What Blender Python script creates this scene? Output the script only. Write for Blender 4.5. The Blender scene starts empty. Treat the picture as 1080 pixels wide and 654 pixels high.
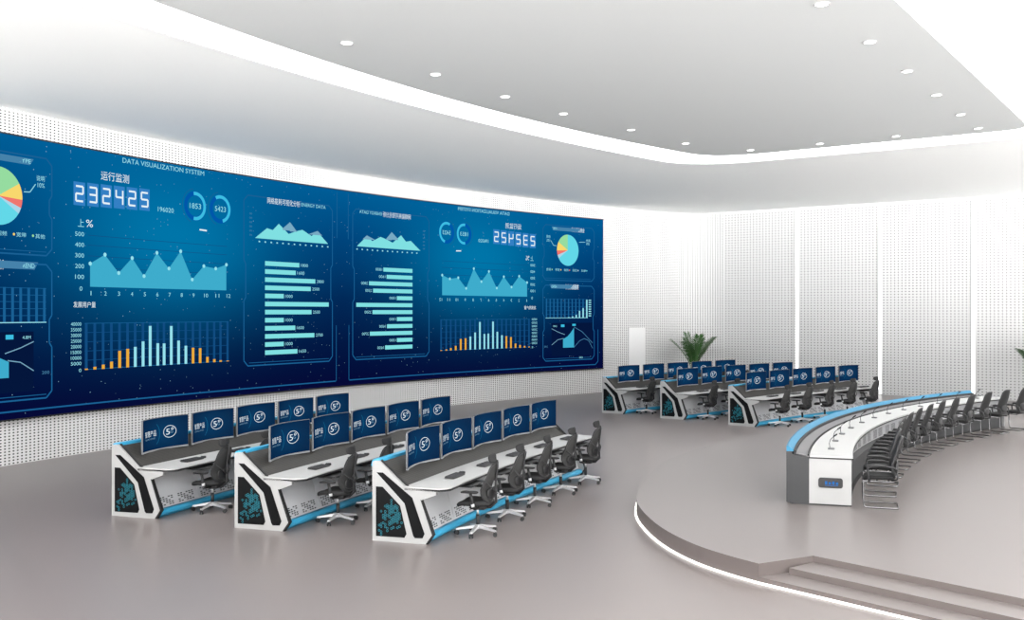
import bpy, math, random
from mathutils import Vector, Matrix
from mathutils.geometry import tessellate_polygon
random.seed(7)
SC = bpy.context.scene
COL = SC.collection
R = math.radians
H_CAM = 3.3
W_LOW, W_HIGH = 20.0, 3.0   # strength of the added fill below the horizon, and of the sky above
L_COVE, L_STRIP, L_EDGE = 7.0, 2.5, 1.1
HW = 7.70            # height of walls / soffit
PH = 0.245           # podium height
CX, CY = 31.4, 23.4  # centre of the concentric layout
RW = 54.15           # radius of the screen wall
DX, DY = 16.6, 22.95 # centre of the curved conference desk

# ------------------------------------------------------------------ materials
def lin(c):
    out = []
    for v in c:
        v /= 255.0
        out.append(v / 12.92 if v <= 0.04045 else ((v + 0.055) / 1.055) ** 2.4)
    return (out[0], out[1], out[2], 1.0)

MATS = {}
def mat(name, rgb, rough=0.5, metal=0.0, spec=0.5, noise=0.0, nscale=20.0, emit=None, estr=1.0):
    if name in MATS:
        return MATS[name]
    m = bpy.data.materials.new(name)
    m.use_nodes = True
    nt = m.node_tree
    b = nt.nodes['Principled BSDF']
    b.inputs['Base Color'].default_value = lin(rgb)
    b.inputs['Roughness'].default_value = rough
    b.inputs['Metallic'].default_value = metal
    b.inputs['Specular IOR Level'].default_value = spec
    if emit:
        b.inputs['Emission Color'].default_value = lin(emit)
        b.inputs['Emission Strength'].default_value = estr
    if noise > 0:
        tc = nt.nodes.new('ShaderNodeTexCoord')
        nz = nt.nodes.new('ShaderNodeTexNoise')
        nz.inputs['Scale'].default_value = nscale
        nz.inputs['Detail'].default_value = 3
        mx = nt.nodes.new('ShaderNodeMix'); mx.data_type = 'RGBA'
        c = lin(rgb)
        mx.inputs['A'].default_value = tuple(v * (1 - noise) for v in c[:3]) + (1,)
        mx.inputs['B'].default_value = tuple(min(1, v * (1 + noise)) for v in c[:3]) + (1,)
        nt.links.new(tc.outputs['Object'], nz.inputs['Vector'])
        nt.links.new(nz.outputs['Fac'], mx.inputs['Factor'])
        nt.links.new(mx.outputs['Result'], b.inputs['Base Color'])
    MATS[name] = m
    return m

def emis(name, rgb, s=1.0):
    if name in MATS:
        return MATS[name]
    m = bpy.data.materials.new(name); m.use_nodes = True
    nt = m.node_tree; nt.nodes.clear()
    e = nt.nodes.new('ShaderNodeEmission'); o = nt.nodes.new('ShaderNodeOutputMaterial')
    e.inputs['Color'].default_value = lin(rgb); e.inputs['Strength'].default_value = s
    nt.links.new(e.outputs[0], o.inputs[0])
    MATS[name] = m
    return m

def mth(nt, op, a, b=None, c=None):
    n = nt.nodes.new('ShaderNodeMath'); n.operation = op
    for i, v in enumerate((a, b, c)):
        if v is None: continue
        if isinstance(v, (int, float)): n.inputs[i].default_value = v
        else: nt.links.new(v, n.inputs[i])
    return n.outputs[0]

def perforated(name, rgb, hole_rgb, pitch, rad, rough=0.55, pv=None):
    """panel with a square grid of round perforations backed by dark felt (UV in metres)"""
    if name in MATS: return MATS[name]
    m = bpy.data.materials.new(name); m.use_nodes = True
    nt = m.node_tree; b = nt.nodes['Principled BSDF']
    b.inputs['Roughness'].default_value = rough
    b.inputs['Specular IOR Level'].default_value = 0.3
    uv = nt.nodes.new('ShaderNodeUVMap'); uv.uv_map = 'UVMap'
    sp = nt.nodes.new('ShaderNodeSeparateXYZ'); nt.links.new(uv.outputs[0], sp.inputs[0])
    du = mth(nt, 'SUBTRACT', mth(nt, 'FRACT', mth(nt, 'DIVIDE', sp.outputs[0], pitch)), 0.5)
    dv = mth(nt, 'SUBTRACT', mth(nt, 'FRACT', mth(nt, 'DIVIDE', sp.outputs[1], pv or pitch)), 0.5)
    d2 = mth(nt, 'ADD', mth(nt, 'MULTIPLY', du, du), mth(nt, 'MULTIPLY', dv, dv))
    hole = mth(nt, 'LESS_THAN', d2, (rad / pitch) ** 2)
    mx = nt.nodes.new('ShaderNodeMix'); mx.data_type = 'RGBA'
    mx.inputs['A'].default_value = lin(rgb); mx.inputs['B'].default_value = lin(hole_rgb)
    nt.links.new(hole, mx.inputs['Factor'])
    nt.links.new(mx.outputs['Result'], b.inputs['Base Color'])
    MATS[name] = m
    return m

M_FLOOR = mat('floor_resin', (124, 116, 114), 0.3, spec=0.45, noise=0.02, nscale=0.4)
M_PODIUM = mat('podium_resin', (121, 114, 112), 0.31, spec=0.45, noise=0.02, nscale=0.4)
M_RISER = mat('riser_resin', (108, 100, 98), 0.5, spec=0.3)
M_CEIL = mat('ceiling_paint', (249, 251, 250), 0.8, spec=0.1)
M_RAFT = mat('raft_paint_dimmed', (200, 203, 203), 0.8, spec=0.1)  # same ceiling colour, darkened here to offset the stronger light on the raft
M_WHITE = mat('white_laminate', (170, 170, 170), 0.35, noise=0.01)
M_TOP = mat('white_worktop', (188, 188, 187), 0.4, noise=0.01)
M_WALL = perforated('perforated_wall', (218, 218, 218), (40, 40, 42), 0.11, 0.026, pv=0.066)
M_WALLF = perforated('perforated_far_wall', (206, 206, 206), (84, 84, 86), 0.14, 0.0245, pv=0.11)
M_WALLP = mat('wall_plain', (232, 232, 232), 0.6, spec=0.2)
M_BLACK = mat('black_acrylic', (10, 11, 13), 0.5, spec=0.15)
M_TRIM = mat('black_rubber', (22, 22, 24), 0.6)
M_DGREY = mat('dark_grey_metal', (52, 53, 55), 0.5, noise=0.06, nscale=60)
M_SLOPE = perforated('slope_mesh', (58, 56, 53), (22, 22, 22), 0.03, 0.009, 0.5)
M_GREYP = mat('grey_door_panel', (204, 205, 208), 0.4, noise=0.01)
M_VENT = mat('vent_slots', (70, 72, 76), 0.6)
M_CYAN = mat('cyan_lacquer', (62, 170, 214), 0.35)
M_TEAL = mat('teal_hexagons', (20, 122, 140), 0.5, emit=(20, 140, 160), estr=0.12)
M_MESH = mat('chair_mesh', (62, 62, 62), 0.8, spec=0.2, noise=0.15, nscale=200)
M_SEAT = mat('chair_fabric', (50, 50, 51), 0.85, spec=0.2, noise=0.15, nscale=150)
M_VSEAT = mat('black_seat_fabric', (30, 30, 31), 0.7, spec=0.3, noise=0.15, nscale=150)
M_VMESH = mat('black_back_mesh', (38, 38, 39), 0.7, spec=0.3, noise=0.15, nscale=200)
M_PLAST = mat('black_plastic', (34, 34, 36), 0.40)
M_CHROME = mat('polished_aluminium', (222, 222, 224), 0.3, metal=0.55)
M_CHROME2 = mat('chrome_tube', (128, 128, 130), 0.18, metal=1.0)
M_SILVER = mat('silver_bezel', (170, 173, 177), 0.35, metal=0.6)
M_LEAF = mat('palm_leaf', (44, 86, 34), 0.5, noise=0.35, nscale=9)
M_STEM = mat('palm_stem', (70, 98, 52), 0.6)
M_POT = mat('white_ceramic', (225, 225, 222), 0.35)
M_SOIL = mat('potting_soil', (60, 45, 35), 0.9, noise=0.4, nscale=30)
E_COVE = emis('cove_light', (255, 255, 255), L_COVE)
E_STRIP = emis('strip_light', (255, 255, 255), L_STRIP)
E_EDGE = emis('edge_line', (255, 255, 255), L_EDGE)
E_LED = emis('podium_led', (255, 253, 248), 2.5)
E_DOWN = emis('downlight_lens', (255, 255, 255), 6.0)
M_FASC = mat('fascia_grey', (50, 51, 53), 0.5)
M_TROUGH = mat('trough_grey', (112, 111, 113), 0.5)

# ------------------------------------------------------------------ mesh builder
class MB:
    def __init__(s): s.v = []; s.f = []; s.mi = []; s.uv = []; s.sm = []
    def vert(s, p): s.v.append(tuple(p)); return len(s.v) - 1
    def face(s, idx, mi=0, uv=None, sm=False):
        s.f.append(tuple(idx)); s.mi.append(mi); s.uv.append(uv); s.sm.append(sm)
    def poly(s, pts, mi=0, uv=None, sm=False):
        s.face([s.vert(p) for p in pts], mi, uv, sm)
    def box(s, x0, x1, y0, y1, z0, z1, mi=0):
        i = [s.vert(p) for p in ((x0,y0,z0),(x1,y0,z0),(x1,y1,z0),(x0,y1,z0),(x0,y0,z1),(x1,y0,z1),(x1,y1,z1),(x0,y1,z1))]
        for q in ((0,3,2,1),(4,5,6,7),(0,1,5,4),(1,2,6,5),(2,3,7,6),(3,0,4,7)): s.face([i[k] for k in q], mi)
    def loft(s, rings, mi=0, cap=True, sm=True, closed=True):
        """rings: list of equal-length point lists"""
        ids = [[s.vert(p) for p in r] for r in rings]
        n = len(rings[0])
        for a, b in zip(ids[:-1], ids[1:]):
            for k in range(n if closed else n - 1):
                k2 = (k + 1) % n
                s.face((a[k], a[k2], b[k2], b[k]), mi, None, sm)
        if cap:
            s.face(list(reversed(ids[0])), mi); s.face(ids[-1], mi)
    def tube(s, path, r, seg=8, mi=0, closed=False):
        P = [Vector(p) for p in path]; n = len(P)
        rings = []; up = None
        for i in range(n):
            if closed: t = (P[(i+1) % n] - P[i-1])
            else: t = P[min(i+1, n-1)] - P[max(i-1, 0)]
            t.normalize()
            if up is None:
                up = Vector((0,0,1)) if abs(t.z) < 0.9 else Vector((1,0,0))
            a = t.cross(up)
            if a.length < 1e-6: a = t.cross(Vector((0,1,0.3)))
            a.normalize(); b = a.cross(t).normalized(); up = b
            rr = r[i] if isinstance(r, (list, tuple)) else r
            rings.append([P[i] + a * rr * math.cos(2*math.pi*k/seg) + b * rr * math.sin(2*math.pi*k/seg) for k in range(seg)])
        if closed: rings.append(rings[0]); s.loft(rings, mi, cap=False)
        else: s.loft(rings, mi)
    def cyl(s, p0, p1, r0, r1=None, seg=14, mi=0):
        s.tube([p0, p1], [r0, r0 if r1 is None else r1], seg, mi)
    def pillow(s, w, d, h, exp=4.0, deform=None, seg=28, mi=0, taper=None):
        """soft slab, w*d outline (superellipse), thickness h, centred; deform(x,y,z)->p"""
        rings = []
        lev = ((0.0,0.80),(0.12,0.94),(0.3,0.995),(0.5,1.0),(0.7,0.995),(0.88,0.94),(1.0,0.80))
        def pt(a, sc, z):
            c, q = math.cos(a), math.sin(a)
            x = math.copysign(abs(c) ** (2/exp), c) * w/2 * sc
            y = math.copysign(abs(q) ** (2/exp), q) * d/2 * sc
            p = (x, y, (z - 0.5) * h)
            return deform(*p) if deform else p
        seq = [(0.0, 0.001), (0.0, 0.3), (0.0, 0.6)] + list(lev) + [(1.0, 0.6), (1.0, 0.3), (1.0, 0.001)]
        for z, sc in seq:
            rings.append([pt(2*math.pi*(k+0.5)/seg, sc, z) for k in range(seg)])
        s.loft(rings, mi, cap=True)
    def flat(s, pts, mi=0):
        """planar polygon (maybe concave) as triangles"""
        P = [Vector(p) for p in pts]
        ids = [s.vert(p) for p in P]
        for t in tessellate_polygon([P]): s.face([ids[k] for k in t], mi)
    def prism(s, pts2, place, d0, d1, mi=0):
        """2D outline pts2, place(a,b,depth)->p; closed solid between depth d0 and d1"""
        n = len(pts2)
        A = [s.vert(place(a, b, d0)) for a, b in pts2]; B = [s.vert(place(a, b, d1)) for a, b in pts2]
        for k in range(n):
            s.face((A[k], A[(k+1) % n], B[(k+1) % n], B[k]), mi)
        for t in tessellate_polygon([[Vector((a, b, 0)) for a, b in pts2]]):
            s.face([A[k] for k in t], mi); s.face([B[k] for k in reversed(t)], mi)
    def build(s, name, mats, parent=None, loc=None, recalc=True):
        me = bpy.data.meshes.new(name)
        off = Vector(loc) if loc is not None else Vector((0,0,0))
        me.from_pydata([tuple(Vector(p) - off) for p in s.v], [], s.f)
        for m in (mats if isinstance(mats, (list, tuple)) else [mats]): me.materials.append(m)
        me.polygons.foreach_set('material_index', s.mi)
        me.polygons.foreach_set('use_smooth', s.sm)
        if any(u is not None for u in s.uv):
            l = me.uv_layers.new(name='UVMap')
            for p, u in zip(me.polygons, s.uv):
                if u:
                    for k, li in enumerate(p.loop_indices): l.data[li].uv = u[k]
        me.update()
        if recalc:
            import bmesh
            bm = bmesh.new(); bm.from_mesh(me)
            bmesh.ops.recalc_face_normals(bm, faces=bm.faces)
            bm.to_mesh(me); bm.free()
        o = bpy.data.objects.new(name, me); COL.objects.link(o)
        if parent is not None: o.parent = parent
        elif loc is not None: o.location = loc
        return o

def tag(o, label=None, cat=None, group=None, kind=None):
    if label: o['label'] = label
    if cat: o['category'] = cat
    if group: o['group'] = group
    if kind: o['kind'] = kind
    return o
def empty(name, loc, rz=0.0):
    o = bpy.data.objects.new(name, None); COL.objects.link(o)
    o.empty_display_size = 0.2
    o.location = loc; o.rotation_euler = (0, 0, rz)
    return o
def copy_tree(o, parent=None):
    c = o.copy(); COL.objects.link(c); c.parent = parent
    for ch in list(o.children): copy_tree(ch, c)
    return c

def CP(r, th, z, c=(CX, CY)):
    return Vector((c[0] - r * math.cos(R(th)), c[1] + r * math.sin(R(th)), z))
def face_out(th): return R(90 - th)   # local +Y -> radially outwards (towards the screen)

# ------------------------------------------------------------------ room shell
mb = MB(); mb.box(-24, 13, -10, 43, -0.3, 0.0)
tag(mb.build('floor', M_FLOOR), 'glossy warm grey resin floor of the hall', 'floor', kind='structure')

def wall_path():
    pts = []
    th = -37.0
    while th < 18.6: pts.append(CP(RW, th, 0)); th += 0.5
    a = CP(RW, 18.6, 0); b = CP(RW, 20.0, 0); corner = Vector((b.x, 41.95, 0)); e = Vector((-18.0, 41.95, 0))
    for k in range(13):
        t = k / 12
        pts.append(a * (1-t)**2 + corner * 2*t*(1-t) + e * t*t)
    return pts
def wall(name, pts, m, z1, flip=1, u0=0.0):
    mb = MB(); u = u0; th = 0.25
    L = [0]
    for a, b in zip(pts[:-1], pts[1:]): L.append(L[-1] + (b - a).length)
    outer = []
    for i, p in enumerate(pts):
        t = (pts[min(i+1, len(pts)-1)] - pts[max(i-1, 0)]).normalized()
        outer.append(p + Vector((-t.y, t.x, 0)) * th)
    for i in range(len(pts)-1):
        a, b = pts[i], pts[i+1]; oa, ob = outer[i], outer[i+1]
        mb.poly([(a.x,a.y,0),(b.x,b.y,0),(b.x,b.y,z1),(a.x,a.y,z1)], 0, [(L[i],0),(L[i+1],0),(L[i+1],z1),(L[i],z1)], True)
        mb.poly([(oa.x,oa.y,z1),(ob.x,ob.y,z1),(ob.x,ob.y,0),(oa.x,oa.y,0)], 1)
        mb.poly([(a.x,a.y,z1),(b.x,b.y,z1),(ob.x,ob.y,z1),(oa.x,oa.y,z1)], 1)
    o = mb.build(name, [m, M_WALLP], recalc=False)
    return o
WP = wall_path()
tag(wall('wall_left', WP, M_WALL, HW), 'white perforated acoustic wall curving behind the video wall', 'wall', kind='structure')
tag(wall('wall_far', [Vector((-18.0 + i * 1.0, 41.95, 0)) for i in range(32)], M_WALLF, HW), 'white perforated acoustic wall at the far end', 'wall', kind='structure')

# bright line along the top of both walls
def strip_along(name, pts, z0, z1, d0, d1, m):
    mb = MB(); rings = []
    for i, p in enumerate(pts):
        t = (pts[min(i+1, len(pts)-1)] - pts[max(i-1, 0)]).normalized(); nn = Vector((t.y, -t.x, 0))
        a = p + nn * d0; b = p + nn * d1
        rings.append([(a.x,a.y,z0),(b.x,b.y,z0),(b.x,b.y,z1),(a.x,a.y,z1)])
    mb.loft(rings, 0, sm=False)
    return mb.build(name, m)
tag(strip_along('trim_1', WP, HW-0.045, HW-0.012, 0.004, 0.03, E_EDGE), 'thin white light line along the top of the curved wall', 'light strip', kind='structure')
tag(strip_along('trim_2', [Vector((-18.0 + i, 41.95, 0)) for i in range(32)], HW-0.06, HW-0.015, 0.004, 0.03, M_WALLP), 'thin white edge along the top of the far wall', 'trim', kind='structure')
# shadow-gap edge pieces: vertical seams either side of the light strips are the strips' own channels

# door in the curved wall
th0, th1 = 15.79, 16.83
mb = MB()
def dr(th, z, d): return CP(RW - d, th, z)
mb.loft([[dr(th0 + (th1-th0)*k/4, 0.004, 0.004), dr(th0 + (th1-th0)*k/4, 0.004, 0.05), dr(th0 + (th1-th0)*k/4, 2.66, 0.05), dr(th0 + (th1-th0)*k/4, 2.66, 0.004)] for k in range(5)], 0, sm=False)
dpos = CP(RW - 0.03, (th0+th1)/2, 0)
door = tag(mb.build('door_1', M_WALLP, loc=dpos), 'plain white door leaf in the curved wall right of the video wall', 'door', kind='structure')
mb = MB(); hp = dr(th0 + 0.12, 1.05, 0.05); hq = dr(th0 + 0.12, 1.05, 0.10); hr_ = dr(th0 + 0.25, 1.05, 0.10)
mb.tube([hp - dpos, hq - dpos, hr_ - dpos], 0.012, 8); mb.build('door_handle', M_SILVER, door)

# ceiling : soffit with opening, luminous band, inner raft
def arc_pts(ax, ay, rad, y0, y1, n):
    return [Vector((ax + rad - math.sqrt(rad*rad - (y-ay)**2), y, 0)) for y in [y0 + (y1-y0)*k/n for k in range(n+1)]]
def bez(a, c, b, n=10): return [a*(1-t)**2 + c*2*t*(1-t) + b*t*t for t in [k/n for k in range(1, n)]]
def loop(ax, ay, rad, y0, yfar, xr, r1, r2):
    arc = arc_pts(ax, ay, rad, y0, yfar - r1, 40)
    corner = arc_pts(ax, ay, rad, yfar, yfar, 1)[0]
    e = Vector((corner.x + r1*1.35, yfar, 0))
    f = Vector((xr - r2, yfar, 0)); g = Vector((xr, yfar - r2, 0)); hcorner = Vector((xr, yfar, 0))
    return arc + bez(arc[-1], corner, e) + [e, f] + bez(f, hcorner, g) + [g, Vector((xr, y0, 0))]
OUT = loop(-14.17, 17.5, 60, -1.0, 28.42, -2.53, 1.7, 0.8)
INN = loop(-13.1, 16.8, 46, 0.3, 27.1, -3.82, 1.1, 0.7)
room = [Vector(p) for p in ((-24,-10,0),(13,-10,0),(13,43,0),(-24,43,0))]
mb = MB()
def tess_ring(outer, holes, z, up):
    P = [outer] + holes; flatp = [p for l in P for p in l]
    ids = [mb.vert((p.x, p.y, z)) for p in flatp]
    for t in tessellate_polygon(P):
        mb.face([ids[k] for k in (t if up else reversed(t))])
tess_ring(room, [OUT], HW, False)
tess_ring(room, [OUT], HW + 0.25, True)
for l, zA, zB in ((OUT, HW, HW+0.25), (room, HW, HW+0.25)):
    for a, b in zip(l, l[1:] + l[:1]): mb.poly([(a.x,a.y,zA),(b.x,b.y,zA),(b.x,b.y,zB),(a.x,a.y,zB)])
tag(mb.build('ceiling', M_CEIL), 'light grey ceiling soffit surrounding the luminous band', 'ceiling', kind='structure')
mb = MB()
tess_ring(INN, [], HW + 0.0, False); tess_ring(INN, [], HW + 0.25, True)
for a, b in zip(INN, INN[1:] + INN[:1]): mb.poly([(a.x,a.y,HW),(b.x,b.y,HW),(b.x,b.y,HW+0.25),(a.x,a.y,HW+0.25)])
tag(mb.build('ceiling_raft', M_RAFT), 'light grey central ceiling raft with recessed downlights', 'ceiling', kind='structure')
mb = MB()
tess_ring(OUT, [INN], HW + 0.05, False); tess_ring(OUT, [INN], HW + 0.08, True)
cv = mb.build('cove_light', E_COVE); tag(cv, 'wide white luminous band running around the central ceiling raft', 'light')

# downlights
def make_downlight():
    root = empty('downlight', (0,0,0))
    mb = MB(); n = 24
    rings = [[(r*math.cos(2*math.pi*k/n), r*math.sin(2*math.pi*k/n), z) for k in range(n)] for r, z in ((0.108,0.0),(0.112,-0.012),(0.10,-0.018),(0.088,-0.004))]
    mb.loft(rings, 0, cap=False); mb.build('trim_ring', M_WHITE, root)
    mb = MB(); mb.loft([[(0.09*math.cos(2*math.pi*k/n), 0.09*math.sin(2*math.pi*k/n), z) for k in range(n)] for z in (-0.001, -0.012)], 0); mb.build('lens', E_DOWN, root)
    return root
dl = make_downlight()
DL = [(-4.72,14.44),(-4.74,16.91),(-4.76,19.35),(-4.79,21.8),(-4.82,24.26),(-4.84,26.3),(-6.74,26.32),(-8.66,26.35),(-10.54,26.3),(-11.5,24.29),(-11.72,21.73),(-12.0,19.12),(-12.02,16.92),(-11.95,14.6),(-11.74,12.07)]
names = ['nearest of the row along the right ceiling edge','second in the row along the right ceiling edge','third in the row along the right ceiling edge','fourth in the row along the right ceiling edge','fifth in the row along the right ceiling edge','at the far right corner of the ceiling raft',
 'first left of the corner along the far ceiling edge','middle one along the far ceiling edge','third from the right along the far ceiling edge','at the far left corner bend of the ceiling raft','second from the far bend along the curved ceiling edge','third from the far bend along the curved ceiling edge','third nearest along the curved ceiling edge','second nearest along the curved ceiling edge','nearest along the curved ceiling edge']
for i, ((x, y), nm) in enumerate(zip(DL, names)):
    o = dl if i == 0 else copy_tree(dl)
    o.location = (x, y, HW)
    tag(o, 'small round recessed downlight, ' + nm, 'downlight', 'recessed ceiling downlights')

# vertical light strips on the far wall
for i, (x, nm) in enumerate(((-14.75,'left one of three, behind the far console group'),(-11.35,'middle one of three on the wall'),(-7.89,'right one of three, behind the desk end'))):
    mb = MB(); mb.box(x-0.075, x+0.075, 41.915, 41.945, 0.02, HW-0.05)
    ch = mb.build('light_strip', mat('channel_white', (245,245,245), 0.5), loc=(x, 41.93, 0))
    mb = MB(); mb.box(-0.05, 0.05, -0.025, -0.014, 0.03, HW-0.06); mb.build('diffuser', E_STRIP, ch)
    tag(ch, 'tall vertical light strip, ' + nm, 'light', 'vertical light strips')

# ------------------------------------------------------------------ podium with steps
FR = 26.35
A_PT, B_PT = (-4.65, 11.87), (-4.24, 12.65)     # edge of podium where the notch begins, inner notch corner
sl = (12.03-12.65)/(-1.76+4.24)
XR = 9.0
def on_end(x): return 11.87 + (x + 4.65) * (11.41-11.87)/(-2.79+4.65)
def on_in(x): return 12.65 + (x + 4.24) * sl
def on_mid(x): return 12.2 + (x + 4.39) * ((11.51-12.2)/(-1.68+4.39))
front = [Vector((DX - FR*math.cos(R(t)), DY + FR*math.sin(R(t)), 0)) for t in [-9 + 18*k/30 for k in range(31)]]
corner_near = [Vector(p + (0,)) for p in ((-4.65,11.87),(-5.12,12.05),(-5.69,12.35),(-6.35,12.87),(-6.98,13.54),(-7.66,14.44),(-8.2,15.42),(-8.70,16.6),(-9.12,17.9))]
corner_near = [p for p in corner_near]
far_y = lambda y: 2*DY - y
corner_far = [Vector((p.x, far_y(p.y), 0)) for p in reversed(corner_near)]
def dense(pts, n=5):
    out = []
    for i in range(len(pts)-1):
        p0 = pts[max(i-1,0)]; p1 = pts[i]; p2 = pts[i+1]; p3 = pts[min(i+2, len(pts)-1)]
        for k in range(n):
            t = k/n
            out.append(0.5*((2*p1)+(p2-p0)*t+(2*p0-5*p1+4*p2-p3)*t*t+(3*p1-p0-3*p2+p3)*t**3))
    out.append(pts[-1]); return out
EDGE = dense(corner_near + front[0::3] + corner_far, 5)       # visible outer edge, near notch -> far end
PLAN = EDGE + [Vector((XR, EDGE[-1].y, 0)), Vector((XR, on_in(XR), 0)), Vector((B_PT[0], B_PT[1], 0))]
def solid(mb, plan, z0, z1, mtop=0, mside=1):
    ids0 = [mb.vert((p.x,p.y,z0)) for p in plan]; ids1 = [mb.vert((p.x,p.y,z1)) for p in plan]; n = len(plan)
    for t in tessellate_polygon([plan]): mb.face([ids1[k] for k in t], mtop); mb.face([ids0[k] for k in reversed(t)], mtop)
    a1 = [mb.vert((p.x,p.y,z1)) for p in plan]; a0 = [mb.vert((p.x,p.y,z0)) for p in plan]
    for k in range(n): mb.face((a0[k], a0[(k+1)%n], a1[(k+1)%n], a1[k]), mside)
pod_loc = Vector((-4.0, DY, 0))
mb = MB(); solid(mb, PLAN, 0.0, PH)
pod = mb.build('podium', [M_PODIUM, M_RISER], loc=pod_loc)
tag(pod, 'raised grey podium with rounded corner carrying the curved desk', 'podium', kind='structure')
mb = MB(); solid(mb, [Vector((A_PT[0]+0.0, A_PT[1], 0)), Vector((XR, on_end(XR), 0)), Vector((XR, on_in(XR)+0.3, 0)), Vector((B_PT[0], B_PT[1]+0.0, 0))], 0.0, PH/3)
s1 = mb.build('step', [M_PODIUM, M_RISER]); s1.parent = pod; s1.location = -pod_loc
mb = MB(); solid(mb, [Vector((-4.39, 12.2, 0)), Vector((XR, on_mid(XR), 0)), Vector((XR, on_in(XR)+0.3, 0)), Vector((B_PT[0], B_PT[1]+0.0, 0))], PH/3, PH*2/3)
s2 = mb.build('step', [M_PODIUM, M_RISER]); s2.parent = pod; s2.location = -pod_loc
# LED line at the foot of the podium
led_path = [Vector((XR, on_end(XR), 0)), Vector((0, on_end(0), 0)), Vector((-2.8, on_end(-2.8), 0))] + EDGE
led_path = [led_path[0] + (led_path[1]-led_path[0])*k/8 for k in range(8)] + led_path[1:]
mb = MB(); rings = []
for i, p in enumerate(led_path):
    t = (led_path[min(i+1, len(led_path)-1)] - led_path[max(i-1, 0)]).normalized(); nn = Vector((-t.y, t.x, 0))
    if i == 0: sgn = 1
    q0 = p - nn*0.003; q1 = p + nn*(-0.03)
    rings.append([(q.x,q.y,z) for q, z in ((q0,0.004),(q1,0.004),(q1,0.022),(q0,0.026))])
LEDR = rings
# outward side: choose the side away from the podium centre
c0 = Vector((4, DY, 0)); test = Vector(LEDR[len(LEDR)//2][1]); base = led_path[len(LEDR)//2]
if (test - c0).length < (base - c0).length:
    rings = []
    for i, p in enumerate(led_path):
        t = (led_path[min(i+1, len(led_path)-1)] - led_path[max(i-1, 0)]).normalized(); nn = Vector((-t.y, t.x, 0))
        q0 = p + nn*0.003; q1 = p + nn*0.03
        rings.append([(q.x,q.y,z) for q, z in ((q0,0.004),(q1,0.004),(q1,0.022),(q0,0.026))])
mb.loft(rings, 0, sm=False)
ld = mb.build('led_strip', E_LED); ld.parent = pod; ld.location = -pod_loc

# ------------------------------------------------------------------ video wall
RS = RW - 0.16           # radius of the display surface
S0 = -0.37               # arc position of the centre line
EH = 13.61               # half width
Z0, Z1 = 1.01, 7.10
VLOC = CP(RW - 0.1, S0 / 54.05 * 180 / math.pi, 0)
def SP(s, z, lift=0.0):
    r = RS - lift
    return CP(r, (S0 + s) / 54.05 * 180 / math.pi, z)

def screen_material():
    m = bpy.data.materials.new('video_wall_picture'); m.use_nodes = True
    nt = m.node_tree; nt.nodes.clear()
    out = nt.nodes.new('ShaderNodeOutputMaterial'); em = nt.nodes.new('ShaderNodeEmission')
    uv = nt.nodes.new('ShaderNodeUVMap'); uv.uv_map = 'UVMap'
    sp = nt.nodes.new('ShaderNodeSeparateXYZ'); nt.links.new(uv.outputs[0], sp.inputs[0])
    e = mth(nt, 'ABSOLUTE', sp.outputs[0]); z = sp.outputs[1]
    t = mth(nt, 'DIVIDE', mth(nt, 'SUBTRACT', z, 1.0), 6.1)
    cr = nt.nodes.new('ShaderNodeValToRGB'); nt.links.new(t, cr.inputs[0])
    el = cr.color_ramp.elements
    el[0].position = 0.0; el[0].color = lin((6, 8, 54))
    el[1].position = 1.0; el[1].color = lin((0, 92, 150))
    for p, c in ((0.08, (3, 14, 58)), (0.22, (2, 22, 66)), (0.45, (1, 38, 86)), (0.75, (0, 66, 122))):
        q = el.new(p); q.color = lin(c)
    gx = mth(nt, 'DIVIDE', mth(nt, 'SUBTRACT', e, 6.6), 3.6); gz = mth(nt, 'DIVIDE', mth(nt, 'SUBTRACT', z, 5.2), 1.9)
    g = mth(nt, 'EXPONENT', mth(nt, 'MULTIPLY', mth(nt, 'ADD', mth(nt, 'MULTIPLY', gx, gx), mth(nt, 'MULTIPLY', gz, gz)), -1.0))
    mx = nt.nodes.new('ShaderNodeMix'); mx.data_type = 'RGBA'
    nt.links.new(mth(nt, 'MULTIPLY', g, 0.85), mx.inputs['Factor'])
    nt.links.new(cr.outputs[0], mx.inputs['A']); mx.inputs['B'].default_value = lin((0, 124, 176))
    # star-dust of tiny specks in the picture
    vo = nt.nodes.new('ShaderNodeTexVoronoi'); vo.inputs['Scale'].default_value = 9.0
    nt.links.new(uv.outputs[0], vo.inputs['Vector'])
    near = mth(nt, 'LESS_THAN', vo.outputs['Distance'], 0.11)
    sc = nt.nodes.new('ShaderNodeSeparateXYZ'); nt.links.new(vo.outputs['Color'], sc.inputs[0])
    pick = mth(nt, 'GREATER_THAN', sc.outputs[0], 0.6)
    fac = mth(nt, 'MULTIPLY', mth(nt, 'MULTIPLY', near, pick), mth(nt, 'MULTIPLY', sc.outputs[1], 0.75))
    mx2 = nt.nodes.new('ShaderNodeMix'); mx2.data_type = 'RGBA'
    nt.links.new(fac, mx2.inputs['Factor']); nt.links.new(mx.outputs['Result'], mx2.inputs['A'])
    mx2.inputs['B'].default_value = lin((150, 200, 225))
    nt.links.new(mx2.outputs['Result'], em.inputs['Color']); nt.links.new(em.outputs[0], out.inputs[0])
    return m
vw = empty('video_wall', VLOC)
tag(vw, 'huge curved blue video wall showing mirrored data charts on the white perforated wall', 'screen')
NS = 90
mb = MB()
for i in range(NS):
    a = -EH + 2*EH*i/NS; b = -EH + 2*EH*(i+1)/NS
    mb.poly([SP(a,Z0),SP(b,Z0),SP(b,Z1),SP(a,Z1)], 0, [(a,Z0),(b,Z0),(b,Z1),(a,Z1)], True)
scr = mb.build('display', screen_material(), vw, VLOC, recalc=False)
mb = MB()
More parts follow.
